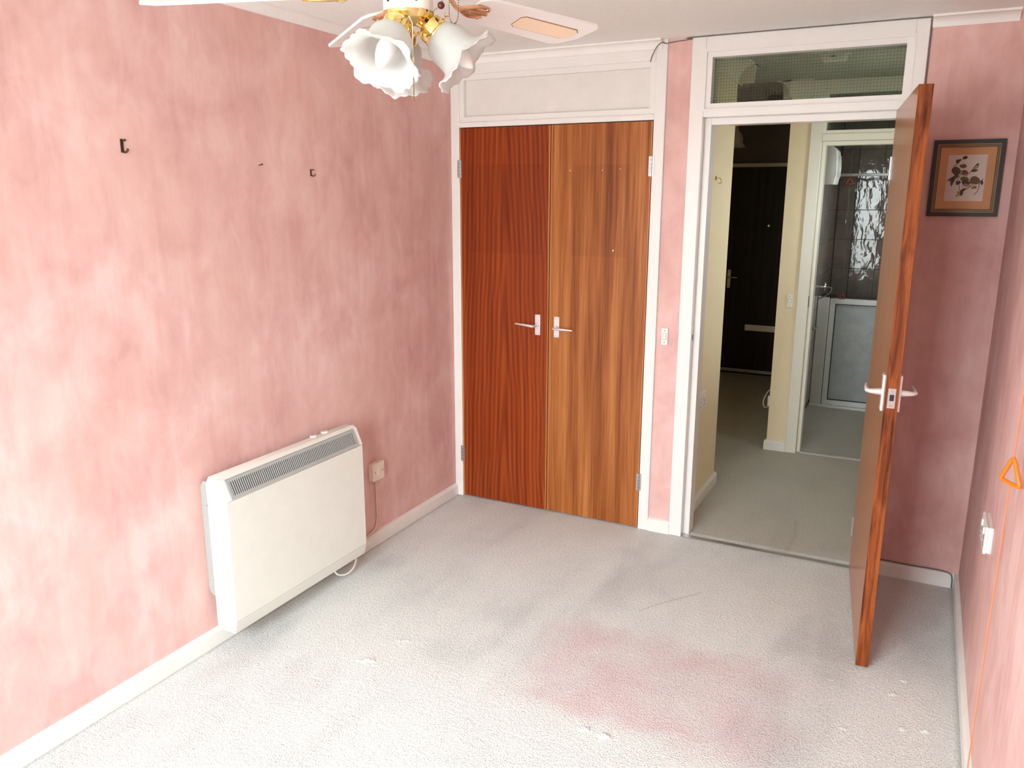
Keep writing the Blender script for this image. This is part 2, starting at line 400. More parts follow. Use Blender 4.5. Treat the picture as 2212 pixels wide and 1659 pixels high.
# hall and bathroom shell
struct(box('wall_hall_left', 1.155, 1.255, .1, .84, 0, H, 'cream_paint'), 'cream hall wall with socket beside the bedroom doorway')
struct(box('wall_hall_return', .2, 1.155, .74, .84, 0, H, 'cream_paint'))
struct(box('wall_hall_end_left', .2, .3, .84, HB, 0, H, 'cream_paint'))
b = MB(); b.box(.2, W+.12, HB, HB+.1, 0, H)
struct(b.build('wall_hall_end', 'shaded_panel'), 'cream wall around the front door, its dimness put into the colour')
b = MB(); b.box(1.414, 1.50, 1.66, HB, 0, H); b.box(1.50, 1.536, 1.66, 1.76, 0, H)
struct(b.build('wall_hall_pier', 'cream_paint'), 'cream wall pier with narrow light switch in the hall')
b = MB()
for ya, yb, za, zb in ((.1, .70, 0, H), (1.20, 2.30, 0, H), (2.75, HB, 0, H), (.70, 1.20, 0, 1.60), (.70, 1.20, 2.05, H), (2.30, 2.75, 0, 1.50), (2.30, 2.75, 2.0, H)): b.box(W+.02, W+.12, ya, yb, za, zb)
struct(b.build('wall_hall_right', 'cream_paint'))
struct(box('wall_bathroom_front', 2.42, W+.02, 1.66, 1.76, 0, H, 'cream_paint'))

# small side windows added to brighten hall and bathroom, out of sight of the camera
def fill_window(name, y0, y1, z0, z1, label):
    w_ = thing(name, (W+.07, (y0+y1)/2, z0)); struct(w_, label); w_['category'] = 'window'
    b = MB(); fx = (W+.045, W+.095); t_ = .025
    for q in ((y0, y0+t_, z0, z1), (y1-t_, y1, z0, z1), (y0+t_, y1-t_, z0, z0+t_), (y0+t_, y1-t_, z1-t_, z1)): b.box(fx[0], fx[1], *q)
    b.build('window_frame', 'window_white', w_)
    box('pane', W+.067, W+.073, y0+t_, y1-t_, z0+t_, z1-t_, 'window_glass', w_)
    l_ = bpy.data.lights.new(name+'_portal', 'AREA'); l_.shape = 'RECTANGLE'; l_.size = z1-z0; l_.size_y = y1-y0; l_.cycles.is_portal = True
    o_ = bpy.data.objects.new(name+'_portal', l_); COL.objects.link(o_); o_.location = (W+.13, (y0+y1)/2, (z0+z1)/2); o_.rotation_euler = (0, PI/2, 0)
fill_window('fill_window_2', .70, 1.20, 1.60, 2.05, 'small white framed high window added unseen to brighten the hall')
fill_window('fill_window_3', 2.30, 2.75, 1.50, 2.00, 'small white framed high window added unseen to brighten the bathroom')

# skirting boards
def skirt(name, prof_axis, a, b, face, sgn, mat='white_skirting', h=.066, t=.016):
    prof = [(face, 0), (face+sgn*t, 0), (face+sgn*t, h-.014), (face+sgn*(t*.55), h-.003), (face, h)]
    return struct(MB().prism(prof, prof_axis, a, b).build(name, mat))
skirt('baseboard_left', 'y', FR+.1, 0, 0, 1)
skirt('baseboard_right', 'y', FR+.1, 0, W, -1)
skirt('baseboard_back_strip', 'x', 1.1231, 1.2324, 0, -1)
skirt('baseboard_back', 'x', 2.16, W-.016, 0, -1)
skirt('baseboard_hall_left', 'y', .115, .855, 1.255, 1)
skirt('baseboard_hall_pier', 'x', 1.402, 1.536, 1.66, -1)
skirt('baseboard_hall_pier_side', 'y', 1.648, HB, 1.414, -1)
# cornices
def cornice(name, axis, a, b, face, sgn, mat='cornice_white', zb=2.2825, pr=.048):
    pts = [(face, zb), (face+sgn*.006, zb)]
    for k in range(7):
        t = k/6*PI/2
        pts.append((face+sgn*(.006+(pr-.012)*(1-math.cos(t))), zb+.003+(H-.008-zb-.003)*math.sin(t)))
    pts += [(face+sgn*pr, H-.008), (face+sgn*pr, H), (face, H)]
    o = MB().prism(pts, axis, a, b).build(name, mat, smooth=True, auto=.5); return struct(o)
cornice('trim_cornice_left', 'y', FR+.1, -.016, 0, 1)
cornice('trim_cornice_right', 'y', FR+.1, 0, W, -1)
cornice('trim_cornice_back', 'x', 2.166, W-.048, 0, -1)
cornice('trim_cornice_cupboard', 'x', .0, 1.10, -.014, -1, pr=.036)
cornice('trim_cornice_hall_pier', 'x', 1.36, 1.536, 1.66, -1, mat='hall_frame', zb=2.225, pr=.085)
cornice('trim_cornice_hall_left', 'y', .115, .925, 1.255, 1, mat='hall_frame', zb=2.225, pr=.085)
cornice('trim_cornice_hall_pier_side', 'y', 1.575, HB, 1.414, -1, mat='hall_frame', zb=2.225, pr=.085)
cornice('trim_cornice_hall_return', 'x', .3, 1.34, .84, 1, mat='hall_frame', zb=2.225, pr=.085)

# window behind the camera
w = thing('window_1', ((WX0+WX1)/2, FR+.05, WZ0)); struct(w, 'white framed window lighting the room'); w['category'] = 'window'
xm = (WX0+WX1)/2
MB().frame(WX0, WX1, WZ0, WZ1, 0, .055, FR+.02, FR+.08).build('window_frame', 'window_white', w)
box('mullion', xm-.03, xm+.03, FR+.02, FR+.08, WZ0+.055, WZ1-.055, 'window_white', w)
for xa, xb in ((WX0+.055, xm-.03), (xm+.03, WX1-.055)):
    box('pane', xa, xb, FR+.047, FR+.053, WZ0+.055, WZ1-.055, 'window_glass', w)
box('window_sill', WX0-.03, WX1+.03, FR+.08, FR+.2, WZ0-.03, WZ0, 'window_white', w, .006)

# ------------------------------------------------------------------ cupboard (wardrobe) in the back wall
XA, XB, XC, XD = .0514, .5614, 1.068, 1.1231
fz = -.014
cup = t = thing('fitted_cupboard', (.56, 0, 0), 'fitted cupboard with two brown veneer doors and white frame beside the heater wall', 'cupboard')
box('stile', .0, XA-.003, fz, .09, 0, H, 'white_gloss', t, .003)
box('stile', XC+.003, XD, fz, .09, 0, H, 'white_gloss', t, .003)
box('door_head', XA-.003, XC+.003, fz, .09, 1.983, 2.009, 'white_gloss', t, .003)
box('top_rail', XA-.003, XC+.003, fz, .09, 2.236, H-.0005, 'white_gloss', t, .003)
MB().frame(XA-.003, XC+.003, 2.009, 2.236, 0, .026, -.004, .09).build('panel_bead', 'white_gloss', t)
box('overhead_panel', XA+.01, XC-.01, .022, .034, 2.02, 2.23, 'panel_white', t)
box('closing_board', XA-.003, XC+.003, .06, .09, 0, 1.983, 'shaded_panel', t)

def lever_handle(par, x, z, sgn, droop=0.0):
    """backplate, boss and tapered lever on the face y = -.012, lever pointing sgn along x"""
    yf = -.012
    MB().box(x-.0145, x+.0145, yf-.005, yf, z-.053, z+.053, .0015).build('handle_plate', 'aluminium', par)
    MB().lathe([(.0001, 0), (.011, 0), (.010, .012), (.0001, .012)], (x, yf-.005, z), (0, -1, 0), 20).build('handle_boss', 'aluminium', par, True, auto=.6)
    MB().tube([(x, yf-.014, z), (x, yf-.045, z-.002), (x+sgn*.006, yf-.053, z-.002), (x+sgn*.05, yf-.055, z+droop*.5), (x+sgn*.104, yf-.05, z+droop)],
              [.006, .006, .007, .0058, .0035], 10).build('handle_lever', 'aluminium', par, True, auto=.8)
    for sx in (-.009, .009):
        for sz in (-.046, .046):
            MB().lathe([(.0001, 0), (.003, 0), (.0026, .001), (.0001, .0011)], (x+sx, yf-.005, z+sz), (0, -1, 0), 10).build('screw', 'steel', par)
def hinge(par, x, z, y=-.014):
    b = MB().tube([(x, y-.004, z-.045), (x, y-.004, z+.045)], .005, 10)
    b.box(x-.012, x+.012, y-.003, y+.001, z-.044, z+.044)
    b.build('hinge', 'steel', par)
    for k in (-.027, -.009, .009, .027):
        MB().tube([(x, y-.004, z+k-.0008), (x, y-.004, z+k+.0008)], .0054, 10).build('hinge_ring', 'hook_brown', par)
for (x0, x1, mat, label, hx, hs, hz, hgx) in ((XA, XB-.0025, 'sapele_red', 'glossy red-brown door with arched grain', .501, -1, 1.004, XA-.001),
                                            (XB+.0025, XC, 'sapele_tan', 'lighter tan-brown door with straight striped grain and small paint chips', .607, 1, 1.0, XC+.001)):
    d = box('cupboard_door', x0+.006, x1-.006, -.012, .028, .008, 1.979, mat, cup); d['label'] = label
    for xa, xb in ((x0+.0005, x0+.006), (x1-.006, x1-.0005)):
        box('lipping', xa, xb, -.012, .028, .008, 1.979, 'lipping', d)
    lever_handle(d, hx, hz, hs, .006 if hs < 0 else -.004)
    for z in (1.78, .25): hinge(d, hgx, z)
    if hs > 0:
        for px, pz, r in ((.665, 1.765, .003), (.83, 1.765, .0025), (.918, 1.77, .0022), (.895, 1.392, .004)):
            MB().lathe([(.0001, 0), (r, 0), (r*.6, .0012), (.0001, .0014)], (px, -.012, pz), (0, -1, .2), 8).build('paint_chip', 'plastic_white', d)

# ------------------------------------------------------------------ bedroom door frame with wired-glass fanlight
t = thing('trim_1', (1.7, 0, 0)); struct(t, 'white painted full-height door frame with fanlight over the open doorway')
X0, X1, XG0, XG1 = 1.2324, 2.16, 1.3235, 2.0825
box('stile', X0, 1.294, -.014, .115, 0, H-.0005, 'white_gloss', t, .003)
box('stile', 2.112, X1, -.014, .115, 0, H-.0005, 'white_gloss', t, .003)
box('door_stop', 1.294, XG0, .032, .115, 0, 1.985, 'white_gloss', t, .002)
box('door_stop', XG1, 2.112, .032, .115, 0, 1.985, 'white_gloss', t, .002)
box('door_stop', XG0, XG1, .032, .115, 1.955, 1.985, 'white_gloss', t, .002)
box('transom_rail', 1.294, 2.112, -.014, .115, 1.985, 2.014, 'white_gloss', t, .003)
box('head', 1.294, 2.112, -.014, .115, 2.262, H-.0005, 'white_gloss', t, .003)
MB().frame(1.294, 2.112, 2.014, 2.262, 0, .0285, -.006, .115).build('fanlight_frame', 'white_gloss', t)
MB().frame(1.294, 2.112, 2.014, 2.262, -.004, .006, -.016, -.004).build('moulding', 'white_gloss', t)
def wired_pane(par, xa, xb, za, zb, y):
    g = box('glass_pane', xa, xb, y-.003, y+.003, za, zb, 'wired_glass', par)
    b = MB(); st = .0127; r = .00042
    n = int((xb-xa)/st); 
    for k in range(n+1):
        x = xa+.004+k*st
        if x < xb: b.box(x-r, x+r, y-.0042, y-.0034, za, zb)
    for k in range(int((zb-za)/st)+1):
        z = za+.004+k*st
        if z < zb: b.box(xa, xb, y-.0042, y-.0034, z-r, z+r)
    m_ = b.build('wire_mesh', 'mesh_wire', g); m_['kind'] = 'stuff'
wired_pane(t, 1.294+.0285, 2.112-.0285, 2.0425, 2.2335, .045)
sp = box('strike_plate', 1.2925, 1.2950, -.004, .022, .965, 1.035, 'steel', t)
box('latch_hole', 1.2945, 1.2956, .002, .016, .985, 1.012, 'black', sp)

# the open bedroom door: local x = leaf width from the hinge, y = thickness (0 .. .044), built then rotated
d = thing('door_1', (2.099, -.022, .006), rotz=0); struct(d, 'brown wooden bedroom door standing open with lever handle'); d['category'] = 'door'
DW, DT, DH = .835, .042, 1.972
v = Vector((2.163-2.072, -.856+.022)); ang = math.atan2(v.y, v.x)
d.location = (2.072, -.022, .008); d.rotation_euler = (0, 0, ang)
# in local space the hall-side face (towards -x of the room) is y = 0 and the other face y = +DT
def lb(name, x0, x1, y0, y1, z0, z1, mat, par, bev=0): return box(name, x0, x1, y0, y1, z0, z1, mat, par, bev, local=True)
lb('door_leaf', 0, DW-.007, 0, DT, 0, DH, 'door_teak', d)
lb('edge_lipping', DW-.007, DW, 0, DT, 0, DH, 'door_edge', d, .0012)
zl = 1.0
for sgn, yf in ((-1, 0), (1, DT)):
    p_ = lb('handle', DW-.062, DW-.022, min(yf, yf+sgn*.009), max(yf, yf+sgn*.009), zl-.062, zl+.062, 'aluminium', d, .002)
    y1 = yf+sgn*.009
    MB().tube([(DW-.042, y1, zl), (DW-.042, y1+sgn*.012, zl), (DW-.043, y1+sgn*.036, zl), (DW-.047, y1+sgn*.044, zl+.001), (DW-.09, y1+sgn*.045, zl+.003), (DW-.135, y1+sgn*.042, zl+.006)],
              [.011, .0105, .0075, .0075, .0065, .004], 12).build('lever', 'aluminium', p_, True, local=True, auto=.9)
    for sx in (-.055, -.029):
        for sz in (-.055, .055):
            MB().lathe([(0, 0), (.003, 0), (.0024, .0014), (0, .0016)], (DW+sx, y1, zl+sz), (0, sgn, 0), 10).build('screw', 'steel', p_, local=True)
lp = lb('latch_plate', DW-.0005, DW+.0012, .009, .033, zl-.045, zl+.022, 'steel', d, .0006)
lb('latch_bolt', DW+.001, DW+.006, .0145, .0275, zl-.019, zl+.001, 'black', lp, .001)
for sz in (.013, -.037):
    MB().lathe([(0, 0), (.0035, 0), (.0028, .0008), (0, .001)], (DW+.0012, .021, zl+sz), (1, 0, 0), 10).build('screw', 'chrome', lp, local=True)
for z in (.2, 1.75):
    MB().tube([(-.004, -.002, z-.045), (-.004, -.002, z+.045)], .005, 10).build('hinge', 'steel', d, local=True)

# threshold strip in the doorway
b = MB().prism([(-.02, 0), (-.016, .003), (.0, .006), (.016, .003), (.02, 0)], 'x', 1.297, 2.066)
tag(b.build('threshold_strip', 'steel'), 'thin metal carpet strip across the open bedroom doorway', 'threshold strip')
b = MB().prism([(1.668, 0), (1.674, .004), (1.69, .006), (1.706, .004), (1.712, 0)], 'x', 1.628, 2.33)
tag(b.build('threshold_strip', 'aluminium'), 'bright metal carpet strip across the bathroom doorway', 'threshold strip')

# ------------------------------------------------------------------ storage heater on the left wall
HY0, HY1 = -1.795, -1.02
t = thing('panel_heater', (.08, (HY0+HY1)/2, .07), 'cream slimline electric panel heater mounted low on the pink wall', 'heater')
XO = .0
prof = [(.036, .086), (.036, .652), (.050, .674), (.088, .674), (.105, .662), (.134, .594), (.134, .128), (.122, .082), (.115, .076), (.06, .076)]
# body built as two nested shells so that the seam of the wrap-around front shows
MB().prism([(x-.003, z) for x, z in prof], 'y', HY0+.004, HY1-.004, .003).build('casing', 'heater_cream', t, True, auto=.5)
def face_strip(name, pts, y0, y1, mat, par, th=.003):
    b = MB(); n = len(pts); nr = []
    for i in range(n):
        a = Vector(pts[max(i-1, 0)]); c = Vector(pts[min(i+1, n-1)]); dd = (c-a).normalized(); nr.append(Vector((dd.y, -dd.x)))
    out = [(p[0]+q.x*-th, p[1]+q.y*-th) for p, q in zip(pts, nr)]
    return b.prism(list(pts)+out[::-1], 'y', y0, y1).build(name, mat, par)
face_strip('front_panel', [(.135, .590), (.135, .130)], HY0, HY1, 'heater_cream', t, -.003)
face_strip('lower_panel', [(.135, .128), (.1225, .080)], HY0, HY1, 'heater_cream', t, -.003)
face_strip('top_strip', [(.088, .6745), (.1045, .665)], HY0, HY1, 'heater_cream', t, -.003)
# grille on the sloping face
g0 = Vector((.1055, .6625)); g1 = Vector((.1345, .5945)); gd = (g1-g0); gl = gd.length; gd.normalize(); gn = Vector((-gd.y, gd.x))
def gp(a, o): q = g0+gd*a+gn*o; return (q.x, q.y)
grl = MB().prism([gp(.004, -.004), gp(gl-.004, -.004), gp(gl-.004, .0012), gp(.004, .0012)], 'y', HY0+.028, HY1-.03).build('grille', 'black', t)
b = MB()
def gbar(a0, a1, y0, y1): b.prism([gp(a0, .0), gp(a1, .0), gp(a1, .0034), gp(a0, .0034)], 'y', y0, y1)
gbar(0, .011, HY0+.022, HY1-.024); gbar(gl-.011, gl, HY0+.022, HY1-.024); gbar(.011, gl-.011, HY0+.022, HY0+.034); gbar(.011, gl-.011, HY1-.036, HY1-.024)
ns = 73
for k in range(ns):
    y = HY0+.034+(HY1-HY0-.070)*(k+.5)/ns
    gbar(.011, gl-.011, y-.0020, y+.0020)
o = b.build('grille_bars', 'heater_grey', grl); o['kind'] = 'stuff'
for y0, y1 in ((HY0-.001, HY0+.021), (HY1-.023, HY1+.001)):
    face_strip('grille_cheek', [(.1045, .665), (.1345, .594)], y0, y1, 'heater_side', t, -.003)
# end caps
endp = [(.040, .09), (.040, .650), (.052, .670), (.088, .670), (.103, .659), (.131, .592), (.131, .130), (.119, .085), (.06, .082)]
MB().prism(endp, 'y', HY0-.002, HY0+.004).build('end_cap', 'heater_side', t)
MB().prism(endp, 'y', HY1-.004, HY1+.002).build('end_cap', 'heater_side', t)
MB().prism([(.083, .082), (.085, .082), (.085, .671), (.083, .671)], 'y', HY0-.0028, HY0-.0019).build('seam', 'bracket_grey', t)
br = MB().prism([(.001, .235), (.008, .215), (.042, .20), (.042, .652), (.018, .652), (.001, .632)], 'y', HY0+.006, HY0+.010).build('wall_bracket', 'bracket_grey', t)
for zz in (.56, .27): MB().lathe([(0, 0), (.004, 0), (.003, .002), (0, .0022)], (.028, HY0+.006, zz), (0, -1, 0), 10).build('screw', 'steel', br)
for zz in (.165, .115): MB().lathe([(0, 0), (.0035, 0), (.003, .002), (0, .0022)], (.048, HY0-.002, zz), (0, -1, 0), 10).build('screw', 'steel', t)
MB().box(.001, .042, HY1-.010, HY1-.006, .20, .652).build('wall_bracket', 'bracket_grey', t)
for yy in (-1.235, -1.165):
    k_ = MB().lathe([(0, 0), (.016, 0), (.015, .010), (0, .0105)], (.052, yy, .668), (0, 0, 1), 18).build('control_dial', 'plastic_white', t, True, auto=.6)
    box('dial_pointer', .049, .055, yy-.013, yy+.013, .677, .682, 'chrome', k_, .001)

# fused spur and cable
sy, sz = -.766, .374
t = thing('fused_spur', (0, sy, sz-.043), 'square white fused switch on the pink wall right beside the heater', 'wall switch')
box('back_box', 0, .022, sy-.041, sy+.041, sz-.041, sz+.041, 'plastic_aged', t, .002)
box('face_plate', .022, .030, sy-.043, sy+.043, sz-.043, sz+.043, 'plastic_aged', t, .002)
box('rocker', .029, .034, sy-.009, sy+.009, sz-.017, sz+.017, 'plastic_aged', t, .0015)
for k in (-.03, .03): MB().lathe([(0, 0), (.0032, 0), (.0026, .001), (0, .0012)], (.030, sy+k, sz), (1, 0, 0), 10).build('screw', 'hook_brown', t)
t = thing('heater_cable', (.006, sy, .06), 'cream cable clipped to the wall from the square switch towards the heater', 'cable')
def smooth_path(pts, n=8):
    P = [Vector(p) for p in pts]; out = []
    for i in range(len(P)-1):
        p0, p1, p2, p3 = P[max(i-1, 0)], P[i], P[i+1], P[min(i+2, len(P)-1)]
        for k in range(n):
            u = k/n
            out.append(.5*((2*p1)+(p2-p0)*u+(2*p0-5*p1+4*p2-p3)*u*u+(3*p1-p0-3*p2+p3)*u**3))
    out.append(P[-1]); return out
MB().tube(smooth_path([(.006, sy+.004, sz-.043), (.006, sy+.004, .22), (.006, sy+.004, .14), (.006, sy-.008, .095), (.009, sy-.05, .074), (.009, sy-.16, .072), (.009, sy-.3, .072)]), .0044, 8).build('cord', 'cable_cream', t, True)
for zz in (.295, .165): 
    c_ = box('clip', 0, .011, sy-.0005, sy+.0085, zz-.004, zz+.004, 'cable_cream', t, .001)
    box('clip_nail', 0, .008, sy+.008, sy+.014, zz-.002, zz+.002, 'cable_cream', c_)
box('clip', 0, .014, sy-.052, sy-.042, .068, .082, 'cable_cream', t, .001)
t = MB().tube(smooth_path([(.07, -1.03, .08), (.085, -1.035, .05), (.10, -1.075, .028), (.105, -1.13, .022), (.095, -1.18, .04), (.085, -1.20, .085)]), .0042, 8).build('heater_flex', 'cable_white', None, True)
tag(t, 'white flex looping down below the panel heater', 'cable')

# ------------------------------------------------------------------ small things on walls
def arch_switch(x, y, z, label):
    t = thing('light_switch', (x, y, z-.04), label, 'light switch')
    box('plate', x-.0155, x+.0155, y-.010, y, z-.04, z+.04, 'plastic_white', t, .0015)
    r_ = box('rocker', x-.008, x+.008, y-.0125, y-.009, z-.014, z+.014, 'plastic_white', t, .001)
    MB().frame(x-.0095, x+.0095, z-.0155, z+.0155, 0, .0012, y-.0105, y-.0098).build('rocker_gap', 'cable_grey', t)
    for k in (-.028, .028): MB().lathe([(0, 0), (.003, 0), (.0024, .0008), (0, .001)], (x, y-.010, z+k), (0, -1, 0), 10).build('screw', 'cable_grey', t)
arch_switch(1.1655, 0, .995, 'narrow white light switch on the pink strip between cupboard and doorway')
arch_switch(1.4925, 1.66, 1.0, 'narrow white light switch on the cream hall pier')
def wall_hook(y, z, h, label):
    t = thing('wall_hook', (0, y, z-h/2), label, 'wall hook')
    box('back_plate', 0, .003, y-h*.12, y+h*.12, z-h*.5, z+h*.5, 'hook_brown', t, .0005)
    MB().tube(smooth_path([(.003, y, z-h*.35), (.010, y, z-h*.48), (.018, y+.003, z-h*.42), (.021, y+.004, z-h*.2)], 5), h*.085, 8).build('hook_arm', 'hook_brown', t, True)
    MB().tube([(.002, y, z+h*.36), (.015, y+.003, z+h*.42)], [h*.07, h*.09], 8).build('pin', 'hook_brown', t, True)
wall_hook(-1.968, 1.793, .040, 'larger dark picture hook on the pink wall, furthest from the cupboard')
wall_hook(-1.106, 1.735, .027, 'smaller dark picture hook on the pink wall, nearest the cupboard')
b = MB().tube([(0, -1.391, 1.754), (.016, -1.391, 1.757)], .0016, 8); b.tube([(.016, -1.391, 1.757), (.0175, -1.391, 1.7573)], .0036, 8)
tag(b.build('nail', 'hook_brown'), 'lone small nail in the pink wall between the two picture hooks', 'nail')
t = thing('coat_hook', (1.255, .464, 1.70), 'small brass cup hook on the cream hall wall', 'wall hook')
MB().lathe([(0, 0), (.012, 0), (.010, .004), (0, .005)], (1.255, .464, 1.735), (1, 0, 0), 14).build('rose', 'brass', t, True, auto=.6)
MB().tube(smooth_path([(1.258, .464, 1.735), (1.275, .464, 1.735), (1.285, .464, 1.72), (1.278, .464, 1.708), (1.268, .464, 1.713)], 5), .0025, 8).build('hook_arm', 'brass', t, True)

def socket(name, face_x, sgn, y, z, label, depth, mat):
    t = thing(name, (face_x, y, z-.043), label, 'socket')
    xa, xb = sorted((face_x, face_x+sgn*depth))
    box('back_box', xa, xb, y-.071, y+.071, z-.041, z+.041, mat, t, .002)
    xa, xb = sorted((face_x+sgn*depth, face_x+sgn*(depth+.008)))
    p_ = box('face_plate', xa, xb, y-.073, y+.073, z-.043, z+.043, mat, t, .002)
    f = face_x+sgn*(depth+.008)
    for k in (-.036, .036):
        xa, xb = sorted((f-sgn*.001, f+sgn*.004))
        box('rocker', xa, xb, y+k-.006, y+k+.006, z+.010, z+.030, mat, t, .001)
        xa, xb = sorted((f-sgn*.001, f+sgn*.0006))
        for dy, dz, a_, c_ in ((0, -.002, .003, .006), (-.011, -.024, .005, .0025), (.011, -.024, .005, .0025)):
            box('pin_slot', xa, xb, y+k+dy-a_/2-.001, y+k+dy+a_/2+.001, z+dz-c_, z+dz+c_, 'black', p_)
socket('double_socket', 1.255, 1, .40, .597, 'white double socket on the cream hall wall', .006, 'plastic_white')
socket('double_socket', W, -1, -.985, .635, 'white surface-mounted double socket low on the right-hand pink wall', .014, 'plastic_white')

# hanging emergency cord by the right wall
def tri_handle(par, c, s, u, mat, r):
    c = Vector(c); u = Vector(u); pts = []
    cor = [c+Vector((0, 0, s*.62)), c-u*s*.55-Vector((0, 0, s*.38)), c+u*s*.55-Vector((0, 0, s*.38))]
    for i in range(3):
        a, q, e = cor[i-1], cor[i], cor[(i+1) % 3]
        pts += [q+(a-q)*.14, q+(a-q)*.03+(e-q)*.03, q+(e-q)*.14]
    MB().tube(pts, r, 8, closed=True).build('triangle_handle', mat, par, True)
CX, CY = 2.476, -1.52
t = thing('emergency_pull_cord', (CX, CY, .1), 'orange emergency cord with triangular handle hanging by the right-hand wall', 'pull cord')
MB().tube([(CX, CY, H-.03), (CX, CY, 1.03)], .0018, 8).build('cord', 'orange_cord', t)
MB().tube([(CX, CY, .97), (CX, CY, .12)], .0018, 8).build('cord', 'orange_cord', t)
tri_handle(t, (CX, CY, .993), .068, (.5, -.866, 0), 'orange_plastic', .0052)
tri_handle(t, (CX, CY, .11), .05, (.5, -.866, 0), 'orange_plastic', .0045)
MB().lathe([(0, -.03), (.012, -.028), (.016, 0), (0, 0)], (CX, CY, H), (0, 0, 1), 16).build('ceiling_rose', 'plastic_white', t, True, auto=.7)

# loose cables along trims
t = MB().tube(smooth_path([(1.045, -.014, 2.232), (1.058, -.03, 2.255), (1.085, -.05, 2.288), (1.104, -.04, 2.305), (1.115, -.018, 2.303), (1.15, -.004, 2.309), (1.2324, -.006, 2.315), (1.24, -.017, 2.3185), (1.7, -.017, 2.319), (2.15, -.017, 2.3185), (2.164, -.008, 2.31), (2.1645, -.004, 2.2), (2.165, -.004, 1.6), (2.165, -.004, .5), (2.166, -.010, .075)], 6), .0022, 6).build('phone_cable', 'cable_grey', None, True)
tag(t, 'thin grey-brown cable run over the door frame tops and down its edge', 'cable')
t = MB().tube(smooth_path([(2.168, -.010, .070), (2.25, -.010, .071), (2.33, -.010, .070), (2.42, -.010, .071), (2.468, -.013, .066), (2.480, -.022, .05), (2.482, -.024, .004)], 6), .0032, 6).build('skirting_cable', 'cable_grey', None, True)
tag(t, 'dark cable lying on top of the skirting behind the open door', 'cable')

# ------------------------------------------------------------------ framed picture
PX0, PX1, PZ0, PZ1 = 2.219, 2.466, 1.571, 1.863
t = thing('framed_picture', ((PX0+PX1)/2, 0, PZ0), 'small framed print of two mice on a leafy branch, orange mount, dark frame', 'picture')
MB().frame(PX0, PX1, PZ0, PZ1, 0, .016, -.018, 0).build('frame', 'frame_black', t)
MB().frame(PX0, PX1, PZ0, PZ1, .005, .010, -.021, -.017).build('frame_ridge', 'frame_black', t)
MB().frame(PX0, PX1, PZ0, PZ1, .016, .019, -.0175, 0).build('gold_slip', 'frame_gold', t)
MB().frame(PX0, PX1, PZ0, PZ1, .019, .022, -.015, 0).build('dark_slip', 'frame_black', t)
MB().frame(PX0, PX1, PZ0, PZ1, .022, .0245, -.0155, 0).build('gold_slip', 'frame_gold', t)
MB().frame(PX0, PX1, PZ0, PZ1, .0245, .0275, -.012, 0).build('dark_slip', 'frame_black', t)
box('mount', PX0+.026, PX1-.026, -.008, -.002, PZ0+.026, PZ1-.026, 'mount_orange', t)
A0, A1, B0, B1 = 2.2755, 2.4095, 1.630, 1.806
pr = box('print_paper', A0, A1, -.0086, -.0078, B0, B1, 'print_paper', t)
def pc(zx, zy):
    v_ = (zy-415)/750.0; le = 535-75*v_
    return (A0+(A1-A0)*(zx-le)/612.0, B1-(B1-B0)*v_)
layer = [0]
def ink(name, pts, mat):
    layer[0] += 1; y = -.0087-.00003*layer[0]
    b = MB(); q = [(*pc(*p),) for p in pts]
    b.prism([(x, z) for x, z in q], 'y', y-.00002, y)
    b.build(name, mat, pr)
def ell(cx, cy, rx, ry, a=0, n=18, k=0):
    out = []
    for i in range(n):
        t_ = 2*PI*i/n; r_ = 1+k*math.sin(3*t_+1)
        x, y = rx*r_*math.cos(t_), ry*r_*math.sin(t_); out.append((cx+x*math.cos(a)-y*math.sin(a), cy+x*math.sin(a)+y*math.cos(a)))
    return out
def strokeq(p, w):
    out, back = [], []
    for i in range(len(p)):
        a, c = Vector(p[max(i-1, 0)]), Vector(p[min(i+1, len(p)-1)]); d_ = (c-a).normalized(); n_ = Vector((-d_.y, d_.x))*w
        out.append((p[i][0]+n_.x, p[i][1]+n_.y)); back.append((p[i][0]-n_.x, p[i][1]-n_.y))
    return out+back[::-1]
ink('printed_stem', strokeq([(605, 630), (620, 600), (660, 570), (690, 530), (740, 490), (780, 465)], 5), 'ink_stem')
ink('printed_stem', strokeq([(640, 870), (690, 800), (720, 740), (790, 710), (850, 715), (900, 675), (960, 620)], 5), 'ink_stem')
ink('printed_stem', strokeq([(690, 880), (705, 930), (715, 990)], 5), 'ink_stem')
ink('printed_stem', strokeq([(1022, 860), (1018, 940), (990, 1010), (940, 1060)], 6), 'ink_mouse_red')
ink('printed_stem', strokeq([(900, 910), (860, 945), (800, 965), (740, 990)], 5), 'ink_stem')
ink('printed_bud', ell(790, 460, 42, 26, -.3), 'ink_mouse')
ink('printed_leaf', [(640, 515), (665, 485), (700, 490), (715, 470), (728, 500), (700, 540), (665, 560)], 'ink_leaf_dark')
ink('printed_leaf', [(700, 580), (750, 565), (790, 560), (825, 600), (795, 625), (740, 630), (715, 610)], 'ink_leaf')
ink('printed_leaf', [(885, 680), (940, 600), (975, 560), (1012, 548), (1005, 610), (960, 655), (1010, 655), (960, 690), (905, 692)], 'ink_leaf_dark')
ink('printed_leaf', [(915, 655), (950, 600), (1000, 580), (998, 612), (950, 650)], 'ink_yellow')
ink('printed_leaf', [(498, 850), (540, 800), (600, 765), (640, 750), (645, 800), (610, 870), (580, 930), (565, 880), (560, 825)], 'ink_leaf_dark')
ink('printed_leaf', [(520, 825), (560, 795), (590, 790), (560, 815)], 'ink_leaf')
ink('printed_leaf', [(720, 780), (770, 762), (830, 775), (860, 810), (820, 830), (760, 840), (725, 825)], 'ink_leaf')
ink('printed_leaf', [(1025, 850), (1055, 825), (1080, 795), (1070, 840), (1085, 870), (1060, 910), (1040, 880)], 'ink_leaf_dark')
